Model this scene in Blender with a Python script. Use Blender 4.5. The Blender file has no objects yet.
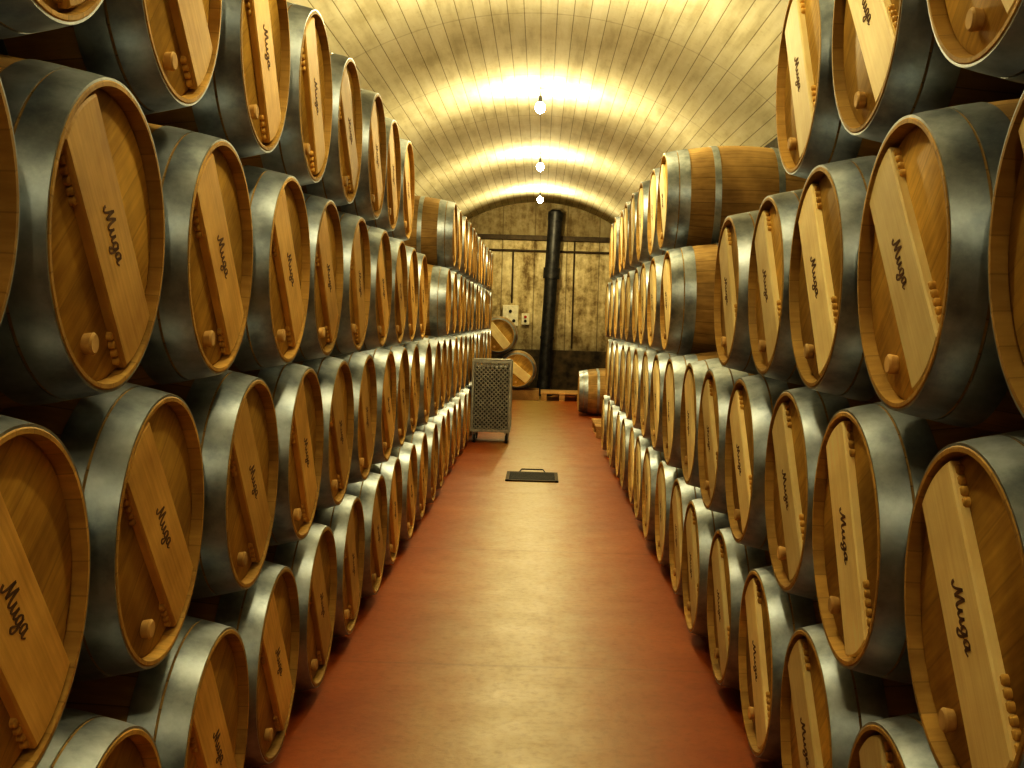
import bpy, bmesh, math, random
from mathutils import Vector, Matrix
random.seed(7)
C = bpy.context.scene.collection
BAR_A = math.radians(35)

# ---------------------------------------------------------------- helpers
def link(o, parent=None):
    C.objects.link(o)
    if parent is not None:
        o.parent = parent
    return o

def mesh_obj(name, bm, mats, parent=None, smooth=False, loc=(0,0,0)):
    me = bpy.data.meshes.new(name)
    bmesh.ops.recalc_face_normals(bm, faces=bm.faces)
    bm.to_mesh(me); bm.free()
    if not isinstance(mats, (list, tuple)): mats = [mats]
    for m in mats: me.materials.append(m)
    if smooth:
        for p in me.polygons: p.use_smooth = True
        try: me.set_sharp_from_angle(angle=math.radians(35))
        except Exception: pass
    o = bpy.data.objects.new(name, me)
    o.location = loc
    return link(o, parent)

def empty(name, loc, label=None, cat=None, group=None, rz=0):
    o = bpy.data.objects.new(name, None)
    o.empty_display_size = .1
    o.location = loc; o.rotation_euler = (0,0,rz)
    C.objects.link(o)
    if label: o["label"] = label
    if cat: o["category"] = cat
    if group: o["group"] = group
    return o

def box(bm, lo, hi, mi=0, bevel=0.0):
    c = [(lo[i]+hi[i])/2 for i in range(3)]; s = [abs(hi[i]-lo[i]) for i in range(3)]
    r = bmesh.ops.create_cube(bm, size=1, matrix=Matrix.Translation(c) @ Matrix.Diagonal((s[0],s[1],s[2],1)))
    vs = r['verts']; fs = set(f for v in vs for f in v.link_faces)
    for f in fs: f.material_index = mi
    if bevel > 0:
        es = list(set(e for v in vs for e in v.link_edges))
        bmesh.ops.bevel(bm, geom=es, offset=bevel, segments=2, affect='EDGES', profile=.5)

def cyl(bm, p0, p1, r0, r1=None, seg=16, mi=0, caps=True):
    if r1 is None: r1 = r0
    p0 = Vector(p0); p1 = Vector(p1); d = p1-p0
    q = d.to_track_quat('Z','Y').to_matrix().to_4x4()
    m = Matrix.Translation((p0+p1)/2) @ q
    r = bmesh.ops.create_cone(bm, cap_ends=caps, segments=seg, radius1=r0, radius2=r1, depth=d.length, matrix=m)
    for f in set(f for v in r['verts'] for f in v.link_faces): f.material_index = mi

def lathe_x(bm, prof, seg=56, mi=0, closed=False, rim=None):
    """prof: list of (x,r) around X axis"""
    rings = []
    for (x, r) in prof:
        if r < 1e-6:
            rings.append([bm.verts.new((x,0,0))])
        else:
            rings.append([bm.verts.new((x, r*math.cos(2*math.pi*i/seg), r*math.sin(2*math.pi*i/seg))) for i in range(seg)])
    pairs = list(zip(rings[:-1], rings[1:]))
    if closed: pairs.append((rings[-1], rings[0]))
    for pi_, (a, b) in enumerate(pairs):
        m_ = rim[1] if (rim and pi_ in rim[0]) else mi
        for i in range(seg):
            j = (i+1) % seg
            if len(a) == 1 and len(b) == 1: continue
            if len(a) == 1: f = bm.faces.new((a[0], b[i], b[j]))
            elif len(b) == 1: f = bm.faces.new((a[i], b[0], a[j]))
            else: f = bm.faces.new((a[i], b[i], b[j], a[j]))
            f.material_index = m_

# ---------------------------------------------------------------- materials
def new_mat(name):
    m = bpy.data.materials.new(name); m.use_nodes = True
    nt = m.node_tree
    return m, nt, nt.nodes["Principled BSDF"]

class N:
    def __init__(s, nt): s.nt = nt
    def add(s, t, **kw):
        n = s.nt.nodes.new(t)
        for k, v in kw.items(): setattr(n, k, v)
        return n
    def l(s, a, b): s.nt.links.new(a, b)
    def math(s, op, a, b=None, clamp=False):
        n = s.add('ShaderNodeMath', operation=op); n.use_clamp = clamp
        for i, v in enumerate((a, b)):
            if v is None: continue
            if isinstance(v, (int, float)): n.inputs[i].default_value = v
            else: s.l(v, n.inputs[i])
        return n.outputs[0]
    def mix(s, fac, a, b, blend='MIX'):
        n = s.add('ShaderNodeMix', data_type='RGBA', blend_type=blend)
        for i, v in ((0, fac), (6, a), (7, b)):
            if isinstance(v, (int, float)): n.inputs[i].default_value = v
            elif isinstance(v, tuple): n.inputs[i].default_value = (*v, 1)
            else: s.l(v, n.inputs[i])
        return n.outputs[2]
    def noise(s, vec, scale, detail=4, rough=.55):
        n = s.add('ShaderNodeTexNoise'); n.inputs['Scale'].default_value = scale
        n.inputs['Detail'].default_value = detail; n.inputs['Roughness'].default_value = rough
        s.l(vec, n.inputs['Vector']); return n.outputs['Fac']
    def ramp(s, fac, stops):
        n = s.add('ShaderNodeValToRGB'); e = n.color_ramp.elements
        while len(e) < len(stops): e.new(.5)
        for i, (p, c) in enumerate(stops):
            e[i].position = p; e[i].color = (*c, 1) if isinstance(c, tuple) else (c, c, c, 1)
        s.l(fac, n.inputs[0]); return n.outputs[0]
    def mapping(s, vec, scale=(1,1,1), rot=(0,0,0), loc=(0,0,0)):
        n = s.add('ShaderNodeMapping'); n.inputs['Scale'].default_value = scale
        n.inputs['Rotation'].default_value = rot; n.inputs['Location'].default_value = loc
        s.l(vec, n.inputs['Vector']); return n.outputs[0]
    def bump(s, h, strength, dist, bsdf):
        n = s.add('ShaderNodeBump'); n.inputs['Strength'].default_value = strength
        n.inputs['Distance'].default_value = dist
        s.l(h, n.inputs['Height']); s.l(n.outputs[0], bsdf.inputs['Normal'])

def wood(name, dark, light, grain=(1,1,1), rotx=0.0, boards=None, rough=.5, radial=False, seam=.55, tint=.25, spec=.3, stain=.45):
    m, nt, b = new_mat(name); n = N(nt)
    tc = n.add('ShaderNodeTexCoord'); oi = n.add('ShaderNodeObjectInfo')
    v0 = n.mapping(tc.outputs['Object'], rot=(rotx,0,0))
    sep = n.add('ShaderNodeSeparateXYZ'); n.l(v0, sep.inputs[0])
    X, Y, Z = sep.outputs
    off = n.add('ShaderNodeCombineXYZ')
    r100 = n.math('MULTIPLY', oi.outputs['Random'], 63.0)
    for i in range(3): n.l(r100, off.inputs[i])
    if radial:
        ang = n.math('ARCTAN2', Y, Z)
        w = n.math('MULTIPLY', ang, 28/(2*math.pi))
    elif boards:
        axis = {'x':X,'y':Y,'z':Z}[boards[0]]
        w = n.math('DIVIDE', axis, boards[1])
    else: w = None
    va = n.add('ShaderNodeVectorMath', operation='ADD'); n.l(v0, va.inputs[0]); n.l(off.outputs[0], va.inputs[1])
    vg = n.mapping(va.outputs[0], scale=grain)
    if w is not None:
        fl = n.math('FLOOR', w); fr = n.math('FRACT', w)
        cmb = n.add('ShaderNodeCombineXYZ'); n.l(n.math('MULTIPLY', fl, 7.31), cmb.inputs[0]); n.l(n.math('MULTIPLY', fl, 3.77), cmb.inputs[1])
        vb = n.add('ShaderNodeVectorMath', operation='ADD'); n.l(vg, vb.inputs[0]); n.l(cmb.outputs[0], vb.inputs[1]); vg = vb.outputs[0]
    g = n.noise(vg, 1.0, 5, .55)
    big = n.noise(va.outputs[0], 5.0, 3)
    fac = n.math('ADD', n.math('MULTIPLY', g, .38), n.math('MULTIPLY', big, .66))
    col = n.ramp(fac, [(.33, dark), (.70, light)])
    if w is not None:
        wn = n.add('ShaderNodeTexWhiteNoise', noise_dimensions='1D'); n.l(n.math('ADD', fl, r100), wn.inputs['W'])
        tone = n.math('ADD', n.math('MULTIPLY', wn.outputs['Value'], tint), 1-tint*.6)
        col = n.mix(1.0, col, tone, 'MULTIPLY')
        d = n.math('ABSOLUTE', n.math('SUBTRACT', fr, .5))
        sm = n.ramp(d, [(.465, 0.0), (.495, 1.0)])
        col = n.mix(n.math('MULTIPLY', sm, seam), col, tuple(c*.15 for c in dark))
    t2 = n.math('ADD', n.math('MULTIPLY', oi.outputs['Random'], .45), .76)
    col = n.mix(1.0, col, t2, 'MULTIPLY')
    st = n.ramp(n.noise(va.outputs[0], 2.6, 5), [(.5, 0.0), (.75, 1.0)])
    col = n.mix(n.math('MULTIPLY', st, stain), col, tuple(c*.45 for c in dark))
    n.l(col, b.inputs['Base Color'])
    b.inputs['Roughness'].default_value = rough
    b.inputs['Specular IOR Level'].default_value = spec
    n.bump(g, .12, .004, b)
    return m

M_head = wood("oak_head", (.29,.165,.033), (.66,.435,.115), grain=(30,6,80), rotx=-BAR_A, boards=('z',.095), rough=.55, seam=.22, tint=.14, stain=.6)
M_chime = wood("oak_chime", (.34,.20,.052), (.62,.42,.14), grain=(8,60,60), radial=True, rough=.6, seam=.3)
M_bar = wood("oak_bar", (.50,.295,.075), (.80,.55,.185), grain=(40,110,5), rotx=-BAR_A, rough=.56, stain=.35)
M_bar_lit = wood("oak_bar_lit", (.72,.57,.28), (.93,.82,.49), grain=(40,110,5), rotx=-BAR_A, rough=.56, stain=.25)  # same oak as the left bars; light on the right side put into the colour
M_stave = wood("oak_staves", (.26,.16,.055), (.60,.41,.17), grain=(5,60,60), radial=True, rough=.6)
M_bung = wood("bung_wood", (.48,.31,.12), (.76,.54,.25), grain=(30,30,30), rough=.7)
M_plank = wood("timber", (.40,.24,.09), (.78,.52,.24), grain=(60,4,60), rough=.75)

def metal(name, c1, c2, rough=(.32,.55), scale=9, metallic=.85, bump=.1):
    m, nt, b = new_mat(name); n = N(nt)
    tc = n.add('ShaderNodeTexCoord'); oi = n.add('ShaderNodeObjectInfo')
    va = n.add('ShaderNodeVectorMath', operation='ADD'); n.l(tc.outputs['Object'], va.inputs[0])
    cb = n.add('ShaderNodeCombineXYZ'); n.l(n.math('MULTIPLY', oi.outputs['Random'], 40), cb.inputs[0]); n.l(cb.outputs[0], va.inputs[1])
    f = n.noise(va.outputs[0], scale, 6, .65)
    n.l(n.ramp(f, [(.35, c1), (.68, c2)]), b.inputs['Base Color'])
    mr = n.add('ShaderNodeMapRange'); mr.inputs[3].default_value = rough[0]; mr.inputs[4].default_value = rough[1]
    n.l(f, mr.inputs[0]); n.l(mr.outputs[0], b.inputs['Roughness'])
    b.inputs['Metallic'].default_value = metallic
    n.bump(n.noise(va.outputs[0], scale*6, 3), bump, .002, b)
    return m
M_hoop = metal("galvanised_hoop", (.24,.28,.325), (.50,.555,.61), rough=(.34,.54), metallic=.85)
M_cage = metal("cage_steel", (.34,.35,.34), (.55,.56,.53), scale=14, metallic=.5)
M_cage_dark = metal("cage_dark_inside", (.06,.06,.055), (.12,.12,.11), scale=14, metallic=.4)  # for the added box that darkens the cage interior
M_black = metal("blackened_steel", (.025,.026,.028), (.075,.075,.075), rough=(.35,.55), metallic=.5)
M_darkpaint = metal("dark_grille", (.012,.012,.011), (.03,.028,.025), rough=(.5,.7), metallic=.3)
M_rust = metal("rail_iron", (.05,.035,.02), (.12,.09,.05), rough=(.5,.8), metallic=.4)

def plain(name, col, rough=.6, scale=20, var=.15, metallic=0):
    m, nt, b = new_mat(name); n = N(nt)
    tc = n.add('ShaderNodeTexCoord')
    f = n.noise(tc.outputs['Object'], scale, 4)
    n.l(n.ramp(f, [(.3, tuple(c*(1-var) for c in col)), (.7, tuple(min(1,c*(1+var)) for c in col))]), b.inputs['Base Color'])
    b.inputs['Roughness'].default_value = rough; b.inputs['Metallic'].default_value = metallic
    return m
M_ink = plain("branded_ink", (.16,.085,.036), .8)
M_ivory = plain("ivory_enclosure", (.80,.77,.60), .45)
M_rubber = plain("rubber", (.02,.02,.02), .7)
M_cord = plain("cord_black", (.02,.018,.015), .6)
M_red = plain("red_button", (.45,.03,.02), .4)

# vault
def vault_mat():
    m, nt, b = new_mat("vault_boards"); n = N(nt)
    uv = n.add('ShaderNodeTexCoord')
    br = n.add('ShaderNodeTexBrick')
    br.offset = .5; br.offset_frequency = 2; br.inputs['Scale'].default_value = 1
    br.inputs['Brick Width'].default_value = 60; br.inputs['Row Height'].default_value = .125
    br.inputs['Mortar Size'].default_value = .0036; br.inputs['Mortar Smooth'].default_value = .3
    br.inputs['Color1'].default_value = (1,1,1,1); br.inputs['Color2'].default_value = (.92,.91,.89,1); br.inputs['Mortar'].default_value = (.45,.42,.35,1)
    n.l(uv.outputs['UV'], br.inputs['Vector'])
    vst = n.mapping(uv.outputs['UV'], scale=(.5, 4, 1))
    f1 = n.noise(vst, 2.0, 6, .6)
    f2 = n.noise(uv.outputs['UV'], 1.0, 5, .6)
    f3 = n.noise(uv.outputs['UV'], 12, 5, .7)
    col = n.ramp(n.math('ADD', n.math('MULTIPLY', f1, .55), n.math('MULTIPLY', f2, .45)), [(.36, (.56,.52,.36)), (.5, (.75,.72,.55)), (.64, (.86,.84,.69))])
    col = n.mix(n.ramp(f3, [(.56, 0.0), (.8, .4)]), col, (.40,.34,.20))
    sep = n.add('ShaderNodeSeparateXYZ'); n.l(uv.outputs['UV'], sep.inputs[0])
    fr = n.math('FRACT', n.math('DIVIDE', sep.outputs[0], 2.1)); d = n.math('ABSOLUTE', n.math('SUBTRACT', fr, .5))
    col = n.mix(n.ramp(d, [(.492, 0.0), (.498, .35)]), col, (.30,.26,.15))
    col = n.mix(1.0, col, br.outputs['Color'], 'MULTIPLY')
    n.l(col, b.inputs['Base Color']); b.inputs['Roughness'].default_value = .85
    b.inputs['Specular IOR Level'].default_value = .08
    h = n.math('ADD', n.math('MULTIPLY', br.outputs['Fac'], -1.0), n.math('MULTIPLY', f3, .2))
    n.bump(h, .35, .006, b)
    return m
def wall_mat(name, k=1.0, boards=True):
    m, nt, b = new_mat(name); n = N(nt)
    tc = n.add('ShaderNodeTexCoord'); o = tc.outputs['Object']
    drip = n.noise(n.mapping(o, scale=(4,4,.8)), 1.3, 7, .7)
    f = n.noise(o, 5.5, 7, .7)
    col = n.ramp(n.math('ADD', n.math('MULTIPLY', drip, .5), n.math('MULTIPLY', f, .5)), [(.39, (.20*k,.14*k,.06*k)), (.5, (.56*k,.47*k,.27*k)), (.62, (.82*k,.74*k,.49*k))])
    sep = n.add('ShaderNodeSeparateXYZ'); n.l(o, sep.inputs[0])
    if boards:
        fr = n.math('FRACT', n.math('DIVIDE', n.math('ADD', sep.outputs[0], 10.06), .62))
        d = n.math('ABSOLUTE', n.math('SUBTRACT', fr, .5))
        sm = n.ramp(d, [(.478, 0.0), (.49, 1.0)])
        col = n.mix(n.math('MULTIPLY', sm, .6), col, (.07,.05,.02))
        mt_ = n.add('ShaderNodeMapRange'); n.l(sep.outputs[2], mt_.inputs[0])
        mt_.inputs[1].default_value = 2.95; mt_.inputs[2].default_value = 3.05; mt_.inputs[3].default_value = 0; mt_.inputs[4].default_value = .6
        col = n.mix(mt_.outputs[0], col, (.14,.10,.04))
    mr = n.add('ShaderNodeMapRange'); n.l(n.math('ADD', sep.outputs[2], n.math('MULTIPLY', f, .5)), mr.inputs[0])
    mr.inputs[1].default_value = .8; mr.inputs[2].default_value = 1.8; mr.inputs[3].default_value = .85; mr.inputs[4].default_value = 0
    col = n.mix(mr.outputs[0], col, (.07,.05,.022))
    n.l(col, b.inputs['Base Color']); b.inputs['Roughness'].default_value = .85
    n.bump(f, .5, .02, b)
    return m
def floor_mat():
    m, nt, b = new_mat("red_painted_floor"); n = N(nt)
    tc = n.add('ShaderNodeTexCoord'); o = tc.outputs['Object']
    f = n.noise(o, 1.1, 7, .65); f2 = n.noise(o, 28, 5, .7); f3 = n.noise(n.mapping(o, scale=(3,.35,1)), 1.6, 5, .6)
    f4 = n.noise(o, 4.5, 6, .7)
    col = n.ramp(f, [(.3, (.31,.070,.009)), (.7, (.46,.130,.018))])
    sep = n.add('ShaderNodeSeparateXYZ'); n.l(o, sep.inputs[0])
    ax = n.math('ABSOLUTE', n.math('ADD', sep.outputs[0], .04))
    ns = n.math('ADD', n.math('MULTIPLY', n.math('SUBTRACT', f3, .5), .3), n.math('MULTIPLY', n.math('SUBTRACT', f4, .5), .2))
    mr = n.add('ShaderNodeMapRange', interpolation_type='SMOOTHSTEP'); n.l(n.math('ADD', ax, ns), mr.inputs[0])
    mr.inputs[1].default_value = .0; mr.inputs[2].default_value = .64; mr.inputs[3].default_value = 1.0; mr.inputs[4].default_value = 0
    col = n.mix(mr.outputs[0], col, (.42,.30,.11))  # tan middle strip: worn paint, with the lamps' sheen put into its colour
    col = n.mix(n.ramp(f2, [(.48, 0.0), (.8, .35)]), col, (.13,.06,.016))
    col = n.mix(n.ramp(f4, [(.58, 0.0), (.75, .22)]), col, (.14,.07,.02))
    fy = n.math('FRACT', n.math('DIVIDE', sep.outputs[1], 2.35))
    dj = n.math('ABSOLUTE', n.math('SUBTRACT', fy, .5))
    col = n.mix(n.ramp(dj, [(.494,0.0),(.498,.2)]), col, (.08,.03,.012))
    n.l(col, b.inputs['Base Color'])
    rr = n.add('ShaderNodeMapRange'); n.l(n.math('ADD', n.math('MULTIPLY', f2, .4), n.math('MULTIPLY', f4, .6)), rr.inputs[0])
    rr.inputs[1].default_value = .3; rr.inputs[2].default_value = .7; rr.inputs[3].default_value = .36; rr.inputs[4].default_value = .50
    n.l(rr.outputs[0], b.inputs['Roughness']); b.inputs['Specular IOR Level'].default_value = .5
    n.bump(n.math('ADD', f2, n.math('MULTIPLY', f3, .6)), .2, .005, b)
    return m
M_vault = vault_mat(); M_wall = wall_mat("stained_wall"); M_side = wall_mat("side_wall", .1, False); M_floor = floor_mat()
M_dado = plain("dark_dado", (.07,.052,.026), .8, 6, .8)
m, nt, b = new_mat("lit_bulb"); M_bulb = m
b.inputs['Base Color'].default_value = (1,.95,.8,1); b.inputs['Emission Color'].default_value = (1,.93,.72,1); b.inputs['Emission Strength'].default_value = 60

# ---------------------------------------------------------------- room
CX, CZ, RV = -.06, 1.0, 2.77
XL, XR, Y0, Y1 = -2.06, 1.94, -4.0, 21.9
ZS = CZ + math.sqrt(RV**2 - (XR-CX)**2)
def struct(o): o["kind"] = "structure"; return o
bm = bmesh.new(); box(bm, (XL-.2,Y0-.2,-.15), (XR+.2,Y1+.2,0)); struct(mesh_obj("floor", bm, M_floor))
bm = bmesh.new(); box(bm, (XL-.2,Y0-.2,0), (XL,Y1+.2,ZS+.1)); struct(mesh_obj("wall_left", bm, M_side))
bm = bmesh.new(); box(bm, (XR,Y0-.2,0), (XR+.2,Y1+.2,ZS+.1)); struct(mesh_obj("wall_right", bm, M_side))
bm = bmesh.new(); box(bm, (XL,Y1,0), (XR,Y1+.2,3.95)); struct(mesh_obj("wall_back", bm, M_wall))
bm = bmesh.new(); box(bm, (XL,Y0-.2,0), (XR,Y0,3.95)); struct(mesh_obj("wall_front", bm, M_wall))
bm = bmesh.new(); uvl = bm.loops.layers.uv.new("UVMap")
a0 = math.asin((XL-CX)/RV); a1 = math.asin((XR-CX)/RV); NS = 64; NY = 12
grid = []
for i in range(NS+1):
    a = a0+(a1-a0)*i/NS
    grid.append([bm.verts.new((CX+RV*math.sin(a), Y0+(Y1-Y0)*j/NY, CZ+RV*math.cos(a))) for j in range(NY+1)])
for i in range(NS):
    for j in range(NY):
        f = bm.faces.new((grid[i][j], grid[i+1][j], grid[i+1][j+1], grid[i][j+1]))
        for lp, (ii, jj) in zip(f.loops, ((i,j),(i+1,j),(i+1,j+1),(i,j+1))):
            lp[uvl].uv = (Y0+(Y1-Y0)*jj/NY, RV*(a0+(a1-a0)*ii/NS))
o = mesh_obj("ceiling", bm, M_vault, smooth=True); struct(o)
sm = o.modifiers.new("thick", 'SOLIDIFY'); sm.thickness = .08; sm.offset = -1
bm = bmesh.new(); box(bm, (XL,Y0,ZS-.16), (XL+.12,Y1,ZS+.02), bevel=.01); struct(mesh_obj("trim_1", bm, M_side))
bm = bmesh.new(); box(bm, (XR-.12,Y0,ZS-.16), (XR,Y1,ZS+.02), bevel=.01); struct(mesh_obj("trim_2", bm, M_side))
# arch moulding against the back wall
bm = bmesh.new()
prev = None
for i in range(49):
    a = a0+(a1-a0)*i/48
    s, c_ = math.sin(a), math.cos(a)
    ring = [bm.verts.new((CX+r*s, y, CZ+r*c_)) for r, y in ((RV-.005,Y1-.10),(RV-.005,Y1),(RV-.07,Y1),(RV-.07,Y1-.10))]
    if prev:
        for k in range(4):
            bm.faces.new((prev[k], ring[k], ring[(k+1)%4], prev[(k+1)%4]))
    prev = ring
struct(mesh_obj("trim_3", bm, M_wall))
bm = bmesh.new(); box(bm, (XL,Y1-.05,0), (XR,Y1,.86), bevel=.008); struct(mesh_obj("baseboard_back", bm, M_dado))

# ---------------------------------------------------------------- barrels
HL, RE, RB = .475, .287, .0595
RI = .275
def rr(x): return RE + RB*(1-(x/HL)**2)
def stave_profile(n=20):
    p = [(-HL+.03, RI-.004), (-HL, RI), (-HL, rr(HL)-.004)]
    for i in range(n+1):
        x = -HL+.004+(2*HL-.008)*i/n; p.append((x, rr(x)))
    p += [(HL, rr(HL)-.004), (HL, RI), (HL-.026, RI-.003), (HL-.05,RI-.003)]
    return p
HOOPS = [(.408,.473),(.340,.402),(.165,.203)]
def hoop_profile(x0, x1):
    return [(x0, rr(x0)-.003), (x0, rr(x0)+.003), ((x0+x1)/2, rr((x0+x1)/2)+.0034), (x1, rr(x1)+.003), (x1, rr(x1)-.003)]
def b_staves(bm, seg=72, mi=0, mh=1, mc=2):
    pr = stave_profile(); L = len(pr)-1
    lathe_x(bm, pr, seg, mi, rim=((0,1,L-4,L-3,L-2,L-1), mc))
    lathe_x(bm, [(-HL+.03,RI-.003), (-HL+.03,0)], seg, mh)
def b_hoop(bm, x0, x1, seg=72, mi=0):
    lathe_x(bm, hoop_profile(x0, x1), seg, mi, closed=True)
HX = HL-.024
def b_head(bm, seg=72, mi=0):
    lathe_x(bm, [(HX-.018,0),(HX-.018,RI-.003),(HX-.006,RI-.003),(HX,RI-.014),(HX,0)], seg, mi)
U = Vector((0, math.sin(BAR_A), -math.cos(BAR_A)))   # along bar, top-left -> bottom-right seen head-on
V = Vector((0, math.cos(BAR_A), math.sin(BAR_A)))    # across bar
BW, BT = .082, .020
def b_bar(bm, mi=0):
    R = .265; pts = []
    aw = math.asin(BW/R)
    for k in range(9):
        t = -aw+2*aw*k/8; pts.append((R*math.cos(t), R*math.sin(t)))
    for k in range(9):
        t = math.pi-aw+2*aw*k/8; pts.append((R*math.cos(t), R*math.sin(t)))
    lo = [bm.verts.new(U*u+V*v+Vector((HX+.0005,0,0))) for u, v in pts]
    md = [bm.verts.new(U*u+V*v+Vector((HX+BT-.004,0,0))) for u, v in pts]
    hi = [bm.verts.new(U*(u*.985)+V*(v*.95)+Vector((HX+BT,0,0))) for u, v in pts]
    n = len(pts)
    fs = [bm.faces.new(hi), bm.faces.new(lo)]
    for a, b2 in ((lo, md), (md, hi)):
        for i in range(n): fs.append(bm.faces.new((a[i], a[(i+1)%n], b2[(i+1)%n], b2[i])))
    for f in fs: f.material_index = mi
def b_dowels(bm, su, sv, mi=0):
    nn = 6 if su*sv > 0 else 4
    for k in range(nn):
        u = su*(.2335-.0205*k); v = sv*(BW+.001)
        p = U*u+V*v
        cyl(bm, p+Vector((HX-.001,0,0)), p+Vector((HX+.008,0,0)), .0098, .0092, 12, mi)
        cyl(bm, p+Vector((HX+.008,0,0)), p+Vector((HX+.011,0,0)), .0092, .0060, 12, mi)
def b_bung(bm, mi=0):
    p = Vector((0, -.078, -.195))
    cyl(bm, p+Vector((HX-.002,0,0)), p+Vector((HX+.016,0,0)), .018, .021, 20, mi)
    cyl(bm, p+Vector((HX+.016,0,0)), p+Vector((HX+.020,0,0)), .021, .017, 20, mi)

# script lettering branded on the bar: pen strokes swept with a flat nib
def catmull(pts, n=7):
    P_ = [pts[0]]+list(pts)+[pts[-1]]; out = []
    for i in range(1, len(P_)-2):
        p0, p1, p2, p3 = [Vector(p) for p in P_[i-1:i+3]]
        for k in range(n):
            t = k/n
            out.append(.5*((2*p1)+(p2-p0)*t+(2*p0-5*p1+4*p2-p3)*t*t+(3*p1-p0-3*p2+p3)*t**3))
    out.append(Vector(pts[-1])); return out
STROKES = [
 [(-.35,.45),(-.25,.1),(.0,.0),(.3,.55),(.55,1.35),(.68,1.75)],
 [(.68,1.75),(.66,1.1),(.72,.45),(.78,.08)],
 [(.78,.08),(1.05,.85),(1.3,1.45),(1.46,1.75)],
 [(1.46,1.75),(1.42,1.0),(1.45,.3),(1.65,.0),(1.95,.3)],
 [(1.95,.3),(2.15,.98)], [(2.15,.98),(2.1,.35),(2.3,.0),(2.6,.3),(2.8,.98)],
 [(2.8,.98),(2.78,.25),(2.95,.0),(3.2,.3)],
 [(3.92,.85),(3.62,1.0),(3.3,.6),(3.38,.1),(3.68,.1),(3.9,.6),(3.97,.98)],
 [(3.97,.98),(3.92,-.2),(3.62,-.85),(3.25,-.62),(3.6,-.12),(4.3,.3)],
 [(4.97,.85),(4.65,1.0),(4.35,.6),(4.42,.1),(4.7,.1),(4.92,.6),(5.02,.98)],
 [(5.02,.98),(4.97,.25),(5.12,.0),(5.5,.3)]]
def b_text(bm):
    s = .0225; pen = Vector((math.cos(math.radians(25)), math.sin(math.radians(25))))
    upv = Vector((1,0,0)).cross(U)
    def w3(p, h):
        x = (p.x-2.6)*s + (p.y-.4)*s*.22; y = (p.y-.4)*s
        return U*x+upv*y+Vector((h,0,0))
    for st in STROKES:
        pts = catmull(st); prev = None
        for i, p in enumerate(pts):
            d = (pts[min(i+1,len(pts)-1)]-pts[max(i-1,0)]).normalized()
            nrm = Vector((-d.y, d.x))
            hw = .042+.10*abs(nrm.dot(pen))
            h0, h1 = HX+BT+.0002, HX+BT+.0009
            ring = [bm.verts.new(w3(p+nrm*hw,h0)), bm.verts.new(w3(p+nrm*hw,h1)), bm.verts.new(w3(p-nrm*hw,h1)), bm.verts.new(w3(p-nrm*hw,h0))]
            if prev:
                for k in range(4): bm.faces.new((prev[k], ring[k], ring[(k+1)%4], prev[(k+1)%4]))
            prev = ring

# templates
def tmpl(name, fn, mats, smooth=True):
    bm = bmesh.new(); fn(bm)
    o = mesh_obj(name, bm, mats, smooth=smooth); me = o.data
    bpy.data.objects.remove(o, do_unlink=True); return me
T_st = tmpl("staves", b_staves, [M_stave, M_head, M_chime])
T_hp = []
for x0, x1 in HOOPS:
    T_hp.append(tmpl("hoop", lambda bm: b_hoop(bm, x0, x1), M_hoop))
    T_hp.append(tmpl("hoop", lambda bm: b_hoop(bm, -x1, -x0), M_hoop))
T_hd = tmpl("head", b_head, M_head)
me_txt = tmpl("lettering", b_text, M_ink, smooth=False)
T_br = {'L': tmpl("brace_bar", b_bar, M_bar, smooth=False), 'R': tmpl("brace_bar", b_bar, M_bar_lit, smooth=False)}
T_dw = [tmpl("dowel_row", lambda bm: b_dowels(bm, su, sv), M_bar) for su in (-1,1) for sv in (-1,1)]
T_bg = tmpl("bung", b_bung, M_bung)
def far_all(bm):
    b_staves(bm, 40, 0, 1, 5)
    for x0, x1 in HOOPS:
        b_hoop(bm, x0, x1, 40, 2); b_hoop(bm, -x1, -x0, 40, 2)
    b_head(bm, 40, 1); b_bar(bm, 3); b_bung(bm, 4)
T_far = {s: tmpl("wine_barrel", far_all, [M_stave, M_head, M_hoop, mm, M_bung, M_chime]) for s, mm in (('L',M_bar),('R',M_bar_lit))}

RBEL = .3475
def place(full, dowels, cx, cy, cz, rz, label, group, tilt=0.0, side='L'):
    """(cx,cy,cz) = centre of barrel axis; front head faces local +X"""
    if not full:
        o = bpy.data.objects.new("wine_barrel", T_far[side]); C.objects.link(o)
        o.location = (cx,cy,cz); o.rotation_euler = (tilt,0,rz)
        o["label"] = label; o["category"] = "barrel"; o["group"] = group
        return
    e = empty("wine_barrel", (cx,cy,cz-RBEL), label, "barrel", group, rz)
    def kid(name, me, par, lvl=1):
        o = bpy.data.objects.new(name, me); C.objects.link(o); o.parent = par
        if lvl == 1: o.location = (0,0,RBEL); o.rotation_euler = (tilt,0,0)
        return o
    kid("staves", T_st, e)
    for h in T_hp: kid("hoop", h, e)
    kid("head", T_hd, e)
    b = kid("brace_bar", T_br[side], e); b["label"] = "pale oak cross bar branded with dark script lettering"
    kid("lettering", me_txt, b, 2)
    if dowels:
        for d in T_dw: kid("dowel_row", d, b, 2)
    kid("bung", T_bg, e)

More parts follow.
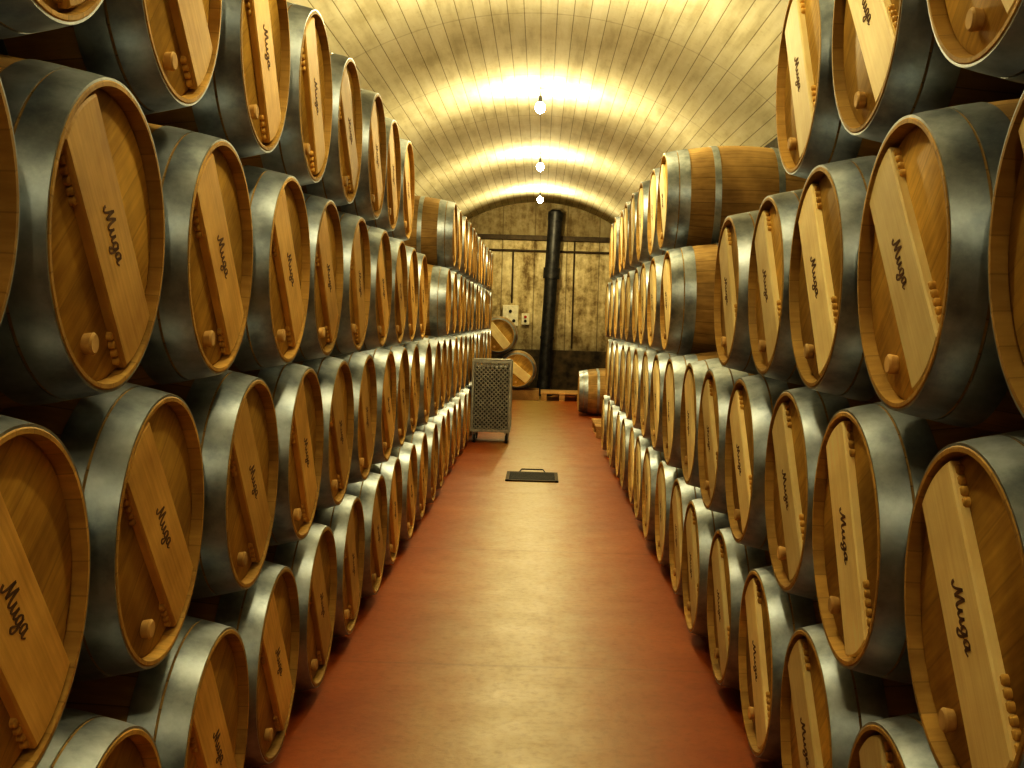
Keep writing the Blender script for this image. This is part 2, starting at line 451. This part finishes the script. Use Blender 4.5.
VS = .607; ZA = .348
FL, FR = -.785, .715
rowtxt = ["lying on the floor","in second tier","in third tier","on top tier"]
def row(side, tier, ys):
    for y in ys:
        cx = FL-HL if side == 'L' else FR+HL
        if side == 'L' and tier == 0: cx += .025
        cx += random.uniform(-.012, .012)
        rz = 0 if side == 'L' else math.pi
        tilt = math.radians(random.uniform(-3, 12) if side == 'L' else random.uniform(-8, 8))
        lab = "oak wine barrel with grey steel hoops "+rowtxt[tier]
        place(y < 8.6, y < 5.2, cx, y, ZA+VS*tier, rz, lab, "wine barrels stacked along the aisle", tilt, side)
SL, SR = .705, .715
row('L', 0, [2.11+SL*k for k in range(-1, 25)])
row('L', 1, [1.76+SL*k for k in range(-1, 25)])
row('L', 2, [2.125+SL*k for k in list(range(-1, 9))+list(range(11, 24))])
row('L', 3, [1.785+SL*k for k in list(range(0, 8))+list(range(12, 24))])
row('R', 0, [1.54+SR*k for k in range(0, 16)])
row('R', 1, [1.1825+SR*k for k in range(0, 16)])
row('R', 2, [1.54+SR*k for k in list(range(0, 5))+list(range(7, 16))])
row('R', 3, [1.8975+SR*k for k in list(range(0, 3))+list(range(7, 15))])

# far corner: barrels by the back wall
BK = "barrels beside the back wall"
zb = .20+.327
place(False, False, -.38, 20.6, zb, -math.pi/2, "oak barrel on timber bearers with its round head facing the aisle", BK, .3, 'R')
place(False, False, -1.09, 20.6, zb, -math.pi/2, "oak barrel on timber bearers beside another barrel", BK, -.4)
place(False, False, -.735, 20.6, zb+VS, -math.pi/2, "oak barrel resting across two barrels by the back wall", BK, .1, 'R')
for yy in (20.3, 20.9):
    bm = bmesh.new(); box(bm, (-.755,-.06,0), (.755,.06,.177), bevel=.006)
    o = mesh_obj("timber_bearer", bm, M_plank, loc=(-.735,yy,0))
    o["label"] = "thick timber bearer under barrels by the back wall"; o["category"] = "timber beam"; o["group"] = "timber bearers"
# barrels on the other side
place(False, False, .62+HL, 17.4, ZA, math.pi, "oak barrel on its side beyond the end of the stack", BK, .2)
place(False, False, .64+HL, 18.11, ZA, math.pi, "oak barrel on its side beyond the end of the stack", BK, -.2)

# pallets
def pallet(x, y, w, d, label):
    e = empty("pallet", (x,y,0), label, "pallet")
    n = max(4, int(d/.13))
    for i in range(n):
        bm = bmesh.new(); wy = d/n
        box(bm, (-w/2, -d/2+i*wy+.012, .118), (w/2, -d/2+(i+1)*wy-.012, .144), bevel=.003)
        mesh_obj("deck_board", bm, M_plank, e)
    for xx in (-w/2+.06, 0, w/2-.06):
        bm = bmesh.new(); box(bm, (xx-.05, -d/2+.012, .095), (xx+.05, d/2-.012, .118), bevel=.002)
        mesh_obj("stringer", bm, M_plank, e)
        for yy in (-d/2+.06, 0, d/2-.06):
            bm = bmesh.new(); box(bm, (xx-.05, yy-.05, .022), (xx+.05, yy+.05, .095), bevel=.002)
            mesh_obj("block", bm, M_plank, e)
        bm = bmesh.new(); box(bm, (xx-.05, -d/2+.012, 0), (xx+.05, d/2-.012, .022))
        mesh_obj("bottom_board", bm, M_plank, e)
pallet(1.25, 14.6, 1.05, 1.2, "pale wooden pallet on the floor past the stack")
pallet(.43, 20.72, .76, .96, "slatted wooden pallet on the floor before the stovepipe")

# ---------------------------------------------------------------- stovepipe
e = empty("stovepipe", (.10, 21.6, 0), "tall black metal stovepipe standing against the back wall", "pipe")
def P(z): return (.115*z/3.5*1.2, 0, z)
bm = bmesh.new(); cyl(bm, (0,0,.03), P(2.3), .12, .12, 28); mesh_obj("pipe", bm, M_black, e, True)
bm = bmesh.new(); cyl(bm, P(2.3), P(3.46), .132, .132, 28); cyl(bm, P(3.46), P(3.52), .132, .09, 28); mesh_obj("upper_pipe", bm, M_black, e, True)
for z, h, r in ((3.4,.16,.142),(2.32,.2,.155),(1.1,.05,.135)):
    bm = bmesh.new(); cyl(bm, P(z-h/2), P(z+h/2), r, r, 28); mesh_obj("collar", bm, M_black, e, True)
bm = bmesh.new(); cyl(bm, (0,0,0), (0,0,.04), .17, .16, 28); cyl(bm, (0,0,.04), (0,0,.3), .15, .12, 28); mesh_obj("base", bm, M_black, e, True)

# wall rails / conduits on back wall
def rod(name, pts, r, mat, label, cat, grp=None):
    bm = bmesh.new()
    for a, b2 in zip(pts[:-1], pts[1:]): cyl(bm, a, b2, r, r, 12)
    o0 = Vector(pts[0]); bmesh.ops.translate(bm, verts=bm.verts, vec=-o0)
    o = mesh_obj(name, bm, mat, smooth=True, loc=o0); o["label"] = label; o["category"] = cat
    if grp: o["group"] = grp
    return o
bm = bmesh.new(); box(bm, (-1.9,-.05,-.045), (1.85,.05,.045), bevel=.006)
o = mesh_obj("iron_beam", bm, M_rust, loc=(0,Y1-.05,3.0)); o["label"] = "rusty horizontal iron beam across the back wall"; o["category"] = "beam"
rod("conduit", [(-1.9,Y1-.03,2.75),(1.8,Y1-.03,2.75)], .022, M_rust, "thin horizontal conduit under the iron beam", "conduit", "conduits on the back wall")
rod("conduit", [(-.55,Y1-.03,2.72),(-.55,Y1-.03,1.74)], .016, M_rust, "thin vertical conduit feeding the electrical box", "conduit", "conduits on the back wall")
rod("conduit", [(.62,Y1-.03,2.95),(.62,Y1-.03,.9)], .014, M_rust, "thin vertical conduit down the stained wall", "conduit", "conduits on the back wall")
# electrical boxes
e = empty("electrical_box", (-.57, Y1, 1.50), "ivory electrical enclosure with round sockets on the back wall", "electrical box")
bm = bmesh.new(); box(bm, (-.15,-.12,-.20), (.15,0,.20), bevel=.012); mesh_obj("enclosure", bm, M_ivory, e)
for x, z in ((-.07,-.1),(.07,-.1),(0,.08)):
    bm = bmesh.new(); cyl(bm, (x,-.145,z), (x,-.118,z), .028, .031, 20); mesh_obj("socket", bm, M_darkpaint, e, True)
e = empty("switch_box", (-.28, Y1, 1.44), "small ivory switch box with a red button", "switch box")
bm = bmesh.new(); box(bm, (-.075,-.09,-.11), (.075,0,.11), bevel=.01); mesh_obj("enclosure", bm, M_ivory, e)
bm = bmesh.new(); cyl(bm, (0,-.115,.04), (0,-.088,.04), .025, .028, 16); mesh_obj("button", bm, M_red, e, True)
bm = bmesh.new(); cyl(bm, (0,-.11,-.04), (0,-.088,-.04), .025, .028, 16); mesh_obj("button", bm, M_darkpaint, e, True)

# ---------------------------------------------------------------- mesh trolley
W, D, H0, H1 = .43, .5, .13, .94
e = empty("cage_trolley", (-.535, 13.1, 0), "grey perforated steel cage trolley on castors beside the barrels", "trolley")
for sx in (-1,1):
    for sy in (0,1):
        bm = bmesh.new(); box(bm, (sx*W/2-.014, sy*D-.014, H0), (sx*W/2+.014, sy*D+.014, H1), bevel=.003); mesh_obj("post", bm, M_cage, e)
        bm = bmesh.new()
        x, y = sx*(W/2-.03), sy*D+(-.03 if sy else .03)
        cyl(bm, (x-.014,y,.045), (x+.014,y,.045), .045, .045, 20)
        w_ = mesh_obj("castor", bm, M_rubber, e, True)
        bm = bmesh.new(); box(bm, (x-.022,y-.02,.04),(x-.017,y+.02,H0)); box(bm, (x+.017,y-.02,.04),(x+.022,y+.02,H0)); box(bm, (x-.03,y-.03,H0-.012),(x+.03,y+.03,H0)); mesh_obj("castor_fork", bm, M_cage, w_)
for z in (H0, H1-.02):
    bm = bmesh.new()
    for y in (0, D): box(bm, (-W/2,y-.012,z), (W/2,y+.012,z+.025))
    for x in (-W/2, W/2): box(bm, (x-.012,0,z), (x+.012,D,z+.025))
    mesh_obj("frame_rail", bm, M_cage, e)
bm = bmesh.new(); box(bm, (-W/2,0,H0-.006), (W/2,D,H0)); mesh_obj("base_plate", bm, M_cage, e)
bm = bmesh.new(); box(bm, (-W/2+.025,.025,H0+.03), (W/2-.025,D-.025,H1-.06), bevel=.01); mesh_obj("dark_filler", bm, M_cage_dark, e)  # added box, makes the cage interior dark behind the lattice
def lattice(bm, w, h, sp=.050, t=.0082):
    """diagonal strips in XZ rect (0..w,0..h)"""
    for sgn in (1,-1):
        k = -h
        while k < w+h:
            pts = []
            for z in (0.0, h):
                x = k+z if sgn == 1 else k+h-z
                pts.append((x, z))
            (xa, za), (xb, zb2) = pts
            def clipx(xa, za, xb, zb2):
                dx = xb-xa; t0, t1 = 0.0, 1.0
                for p, q in ((-dx, xa), (dx, w-xa)):
                    r = q/p
                    if p < 0: t0 = max(t0, r)
                    else: t1 = min(t1, r)
                if t0 >= t1: return None
                return (xa+dx*t0, za+(zb2-za)*t0, xa+dx*t1, za+(zb2-za)*t1)
            cc = clipx(xa, za, xb, zb2)
            if cc: cyl(bm, (cc[0],0,cc[1]), (cc[2],0,cc[3]), t, t, 4)
            k += sp*1.0
def panel(rot, loc, w):
    bm = bmesh.new(); lattice(bm, w, H1-H0)
    o = mesh_obj("mesh_panel", bm, M_cage, e); o.rotation_euler = (0,0,rot); o.location = loc
panel(0, (-W/2,0,H0), W); panel(0, (-W/2,D,H0), W)
panel(math.pi/2, (-W/2,0,H0), D); panel(math.pi/2, (W/2,0,H0), D)
bm = bmesh.new(); cyl(bm, (-W/2,0,H1+.02), (W/2,0,H1+.02), .012, .012, 12)
for x in (-W/2, W/2): cyl(bm, (x,0,H1-.02), (x,0,H1+.03), .012, .012, 12)
mesh_obj("handle", bm, M_cage, e, True)

# ---------------------------------------------------------------- floor grate
e = empty("floor_grate", (-.03, 10.35, 0), "black slotted drain cover lying on the red floor", "drain cover")
w, d = .47, .58
bm = bmesh.new()
box(bm, (-w/2,-d/2,0), (w/2,-d/2+.035,.012)); box(bm, (-w/2,d/2-.035,0), (w/2,d/2,.012))
box(bm, (-w/2,-d/2,0), (-w/2+.03,d/2,.012)); box(bm, (w/2-.03,-d/2,0), (w/2,d/2,.012)); box(bm, (-w/2,-d/2,0), (w/2,d/2,.004))
mesh_obj("frame", bm, M_rust, e)
bm = bmesh.new()
for i in range(9):
    y = -d/2+.06+i*(d-.12)/8; box(bm, (-w/2+.02,y-.014,.002), (w/2-.02,y+.014,.011))
mesh_obj("slats", bm, M_darkpaint, e)
bm = bmesh.new()
pp = [(-.12,.29,.008),(-.10,.40,.02),(.10,.40,.02),(.12,.29,.008)]
for a, b2 in zip(pp[:-1], pp[1:]): cyl(bm, a, b2, .006, .006, 10)
mesh_obj("handle", bm, M_darkpaint, e, True)

# ---------------------------------------------------------------- pendant bulbs
def bulb(y, power):
    x = CX; zt = CZ+RV-.004
    e = empty("pendant_bulb", (x, y, zt), "bare glowing bulb hanging on a short cord from the vault", "light bulb", "bulbs along the vault")
    bm = bmesh.new(); cyl(bm, (0,0,-.025), (0,0,0), .045, .05, 20); mesh_obj("ceiling_rose", bm, M_ivory, e, True)
    bm = bmesh.new(); cyl(bm, (0,0,-.16), (0,0,-.02), .005, .005, 8); mesh_obj("cord", bm, M_cord, e, True)
    bm = bmesh.new(); cyl(bm, (0,0,-.215), (0,0,-.155), .021, .016, 16); mesh_obj("socket", bm, M_cord, e, True)
    bm = bmesh.new(); bmesh.ops.create_uvsphere(bm, u_segments=20, v_segments=14, radius=.050, matrix=Matrix.Translation((0,0,-.27)) @ Matrix.Diagonal((1,1,1.12,1)))
    cyl(bm, (0,0,-.25), (0,0,-.21), .036, .018, 16)
    bo = mesh_obj("bulb", bm, M_bulb, e, True)
    li = bpy.data.lights.new("bulb_light", 'POINT'); li.energy = power; li.color = (1,.85,.47); li.shadow_soft_size = .05
    lo = bpy.data.objects.new("bulb_light", li); C.objects.link(lo); lo.parent = e; lo.location = (0,0,-.56)
for y, p in ((-1.0, 36), (3.0, 42), (7.1, 74), (11.1, 74), (15.4, 76), (19.6, 90)): bulb(y, p)

w = bpy.data.worlds.new("World"); bpy.context.scene.world = w; w.use_nodes = True
w.node_tree.nodes["Background"].inputs[0].default_value = (.9,.8,.55,1); w.node_tree.nodes["Background"].inputs[1].default_value = .001
vs = bpy.context.scene.view_settings
try:
    vs.view_transform = 'Standard'
    for lk in ('High Contrast', 'Standard - High Contrast', 'Medium High Contrast'):
        try:
            vs.look = lk; break
        except Exception: pass
except Exception: pass

# ---------------------------------------------------------------- camera
cam = bpy.data.cameras.new("camera"); co = bpy.data.objects.new("camera", cam); C.objects.link(co)
cam.sensor_width = 36; cam.lens = 36*1140/1024; cam.shift_x = -28/1024; cam.shift_y = -64/1024
co.matrix_world = Matrix.Translation((0,0,1.43)) @ Matrix.Rotation(math.radians(90),4,'X') @ Matrix.Rotation(math.radians(1.7),4,'Z')
cam.clip_start = .05; cam.clip_end = 100
bpy.context.scene.camera = co
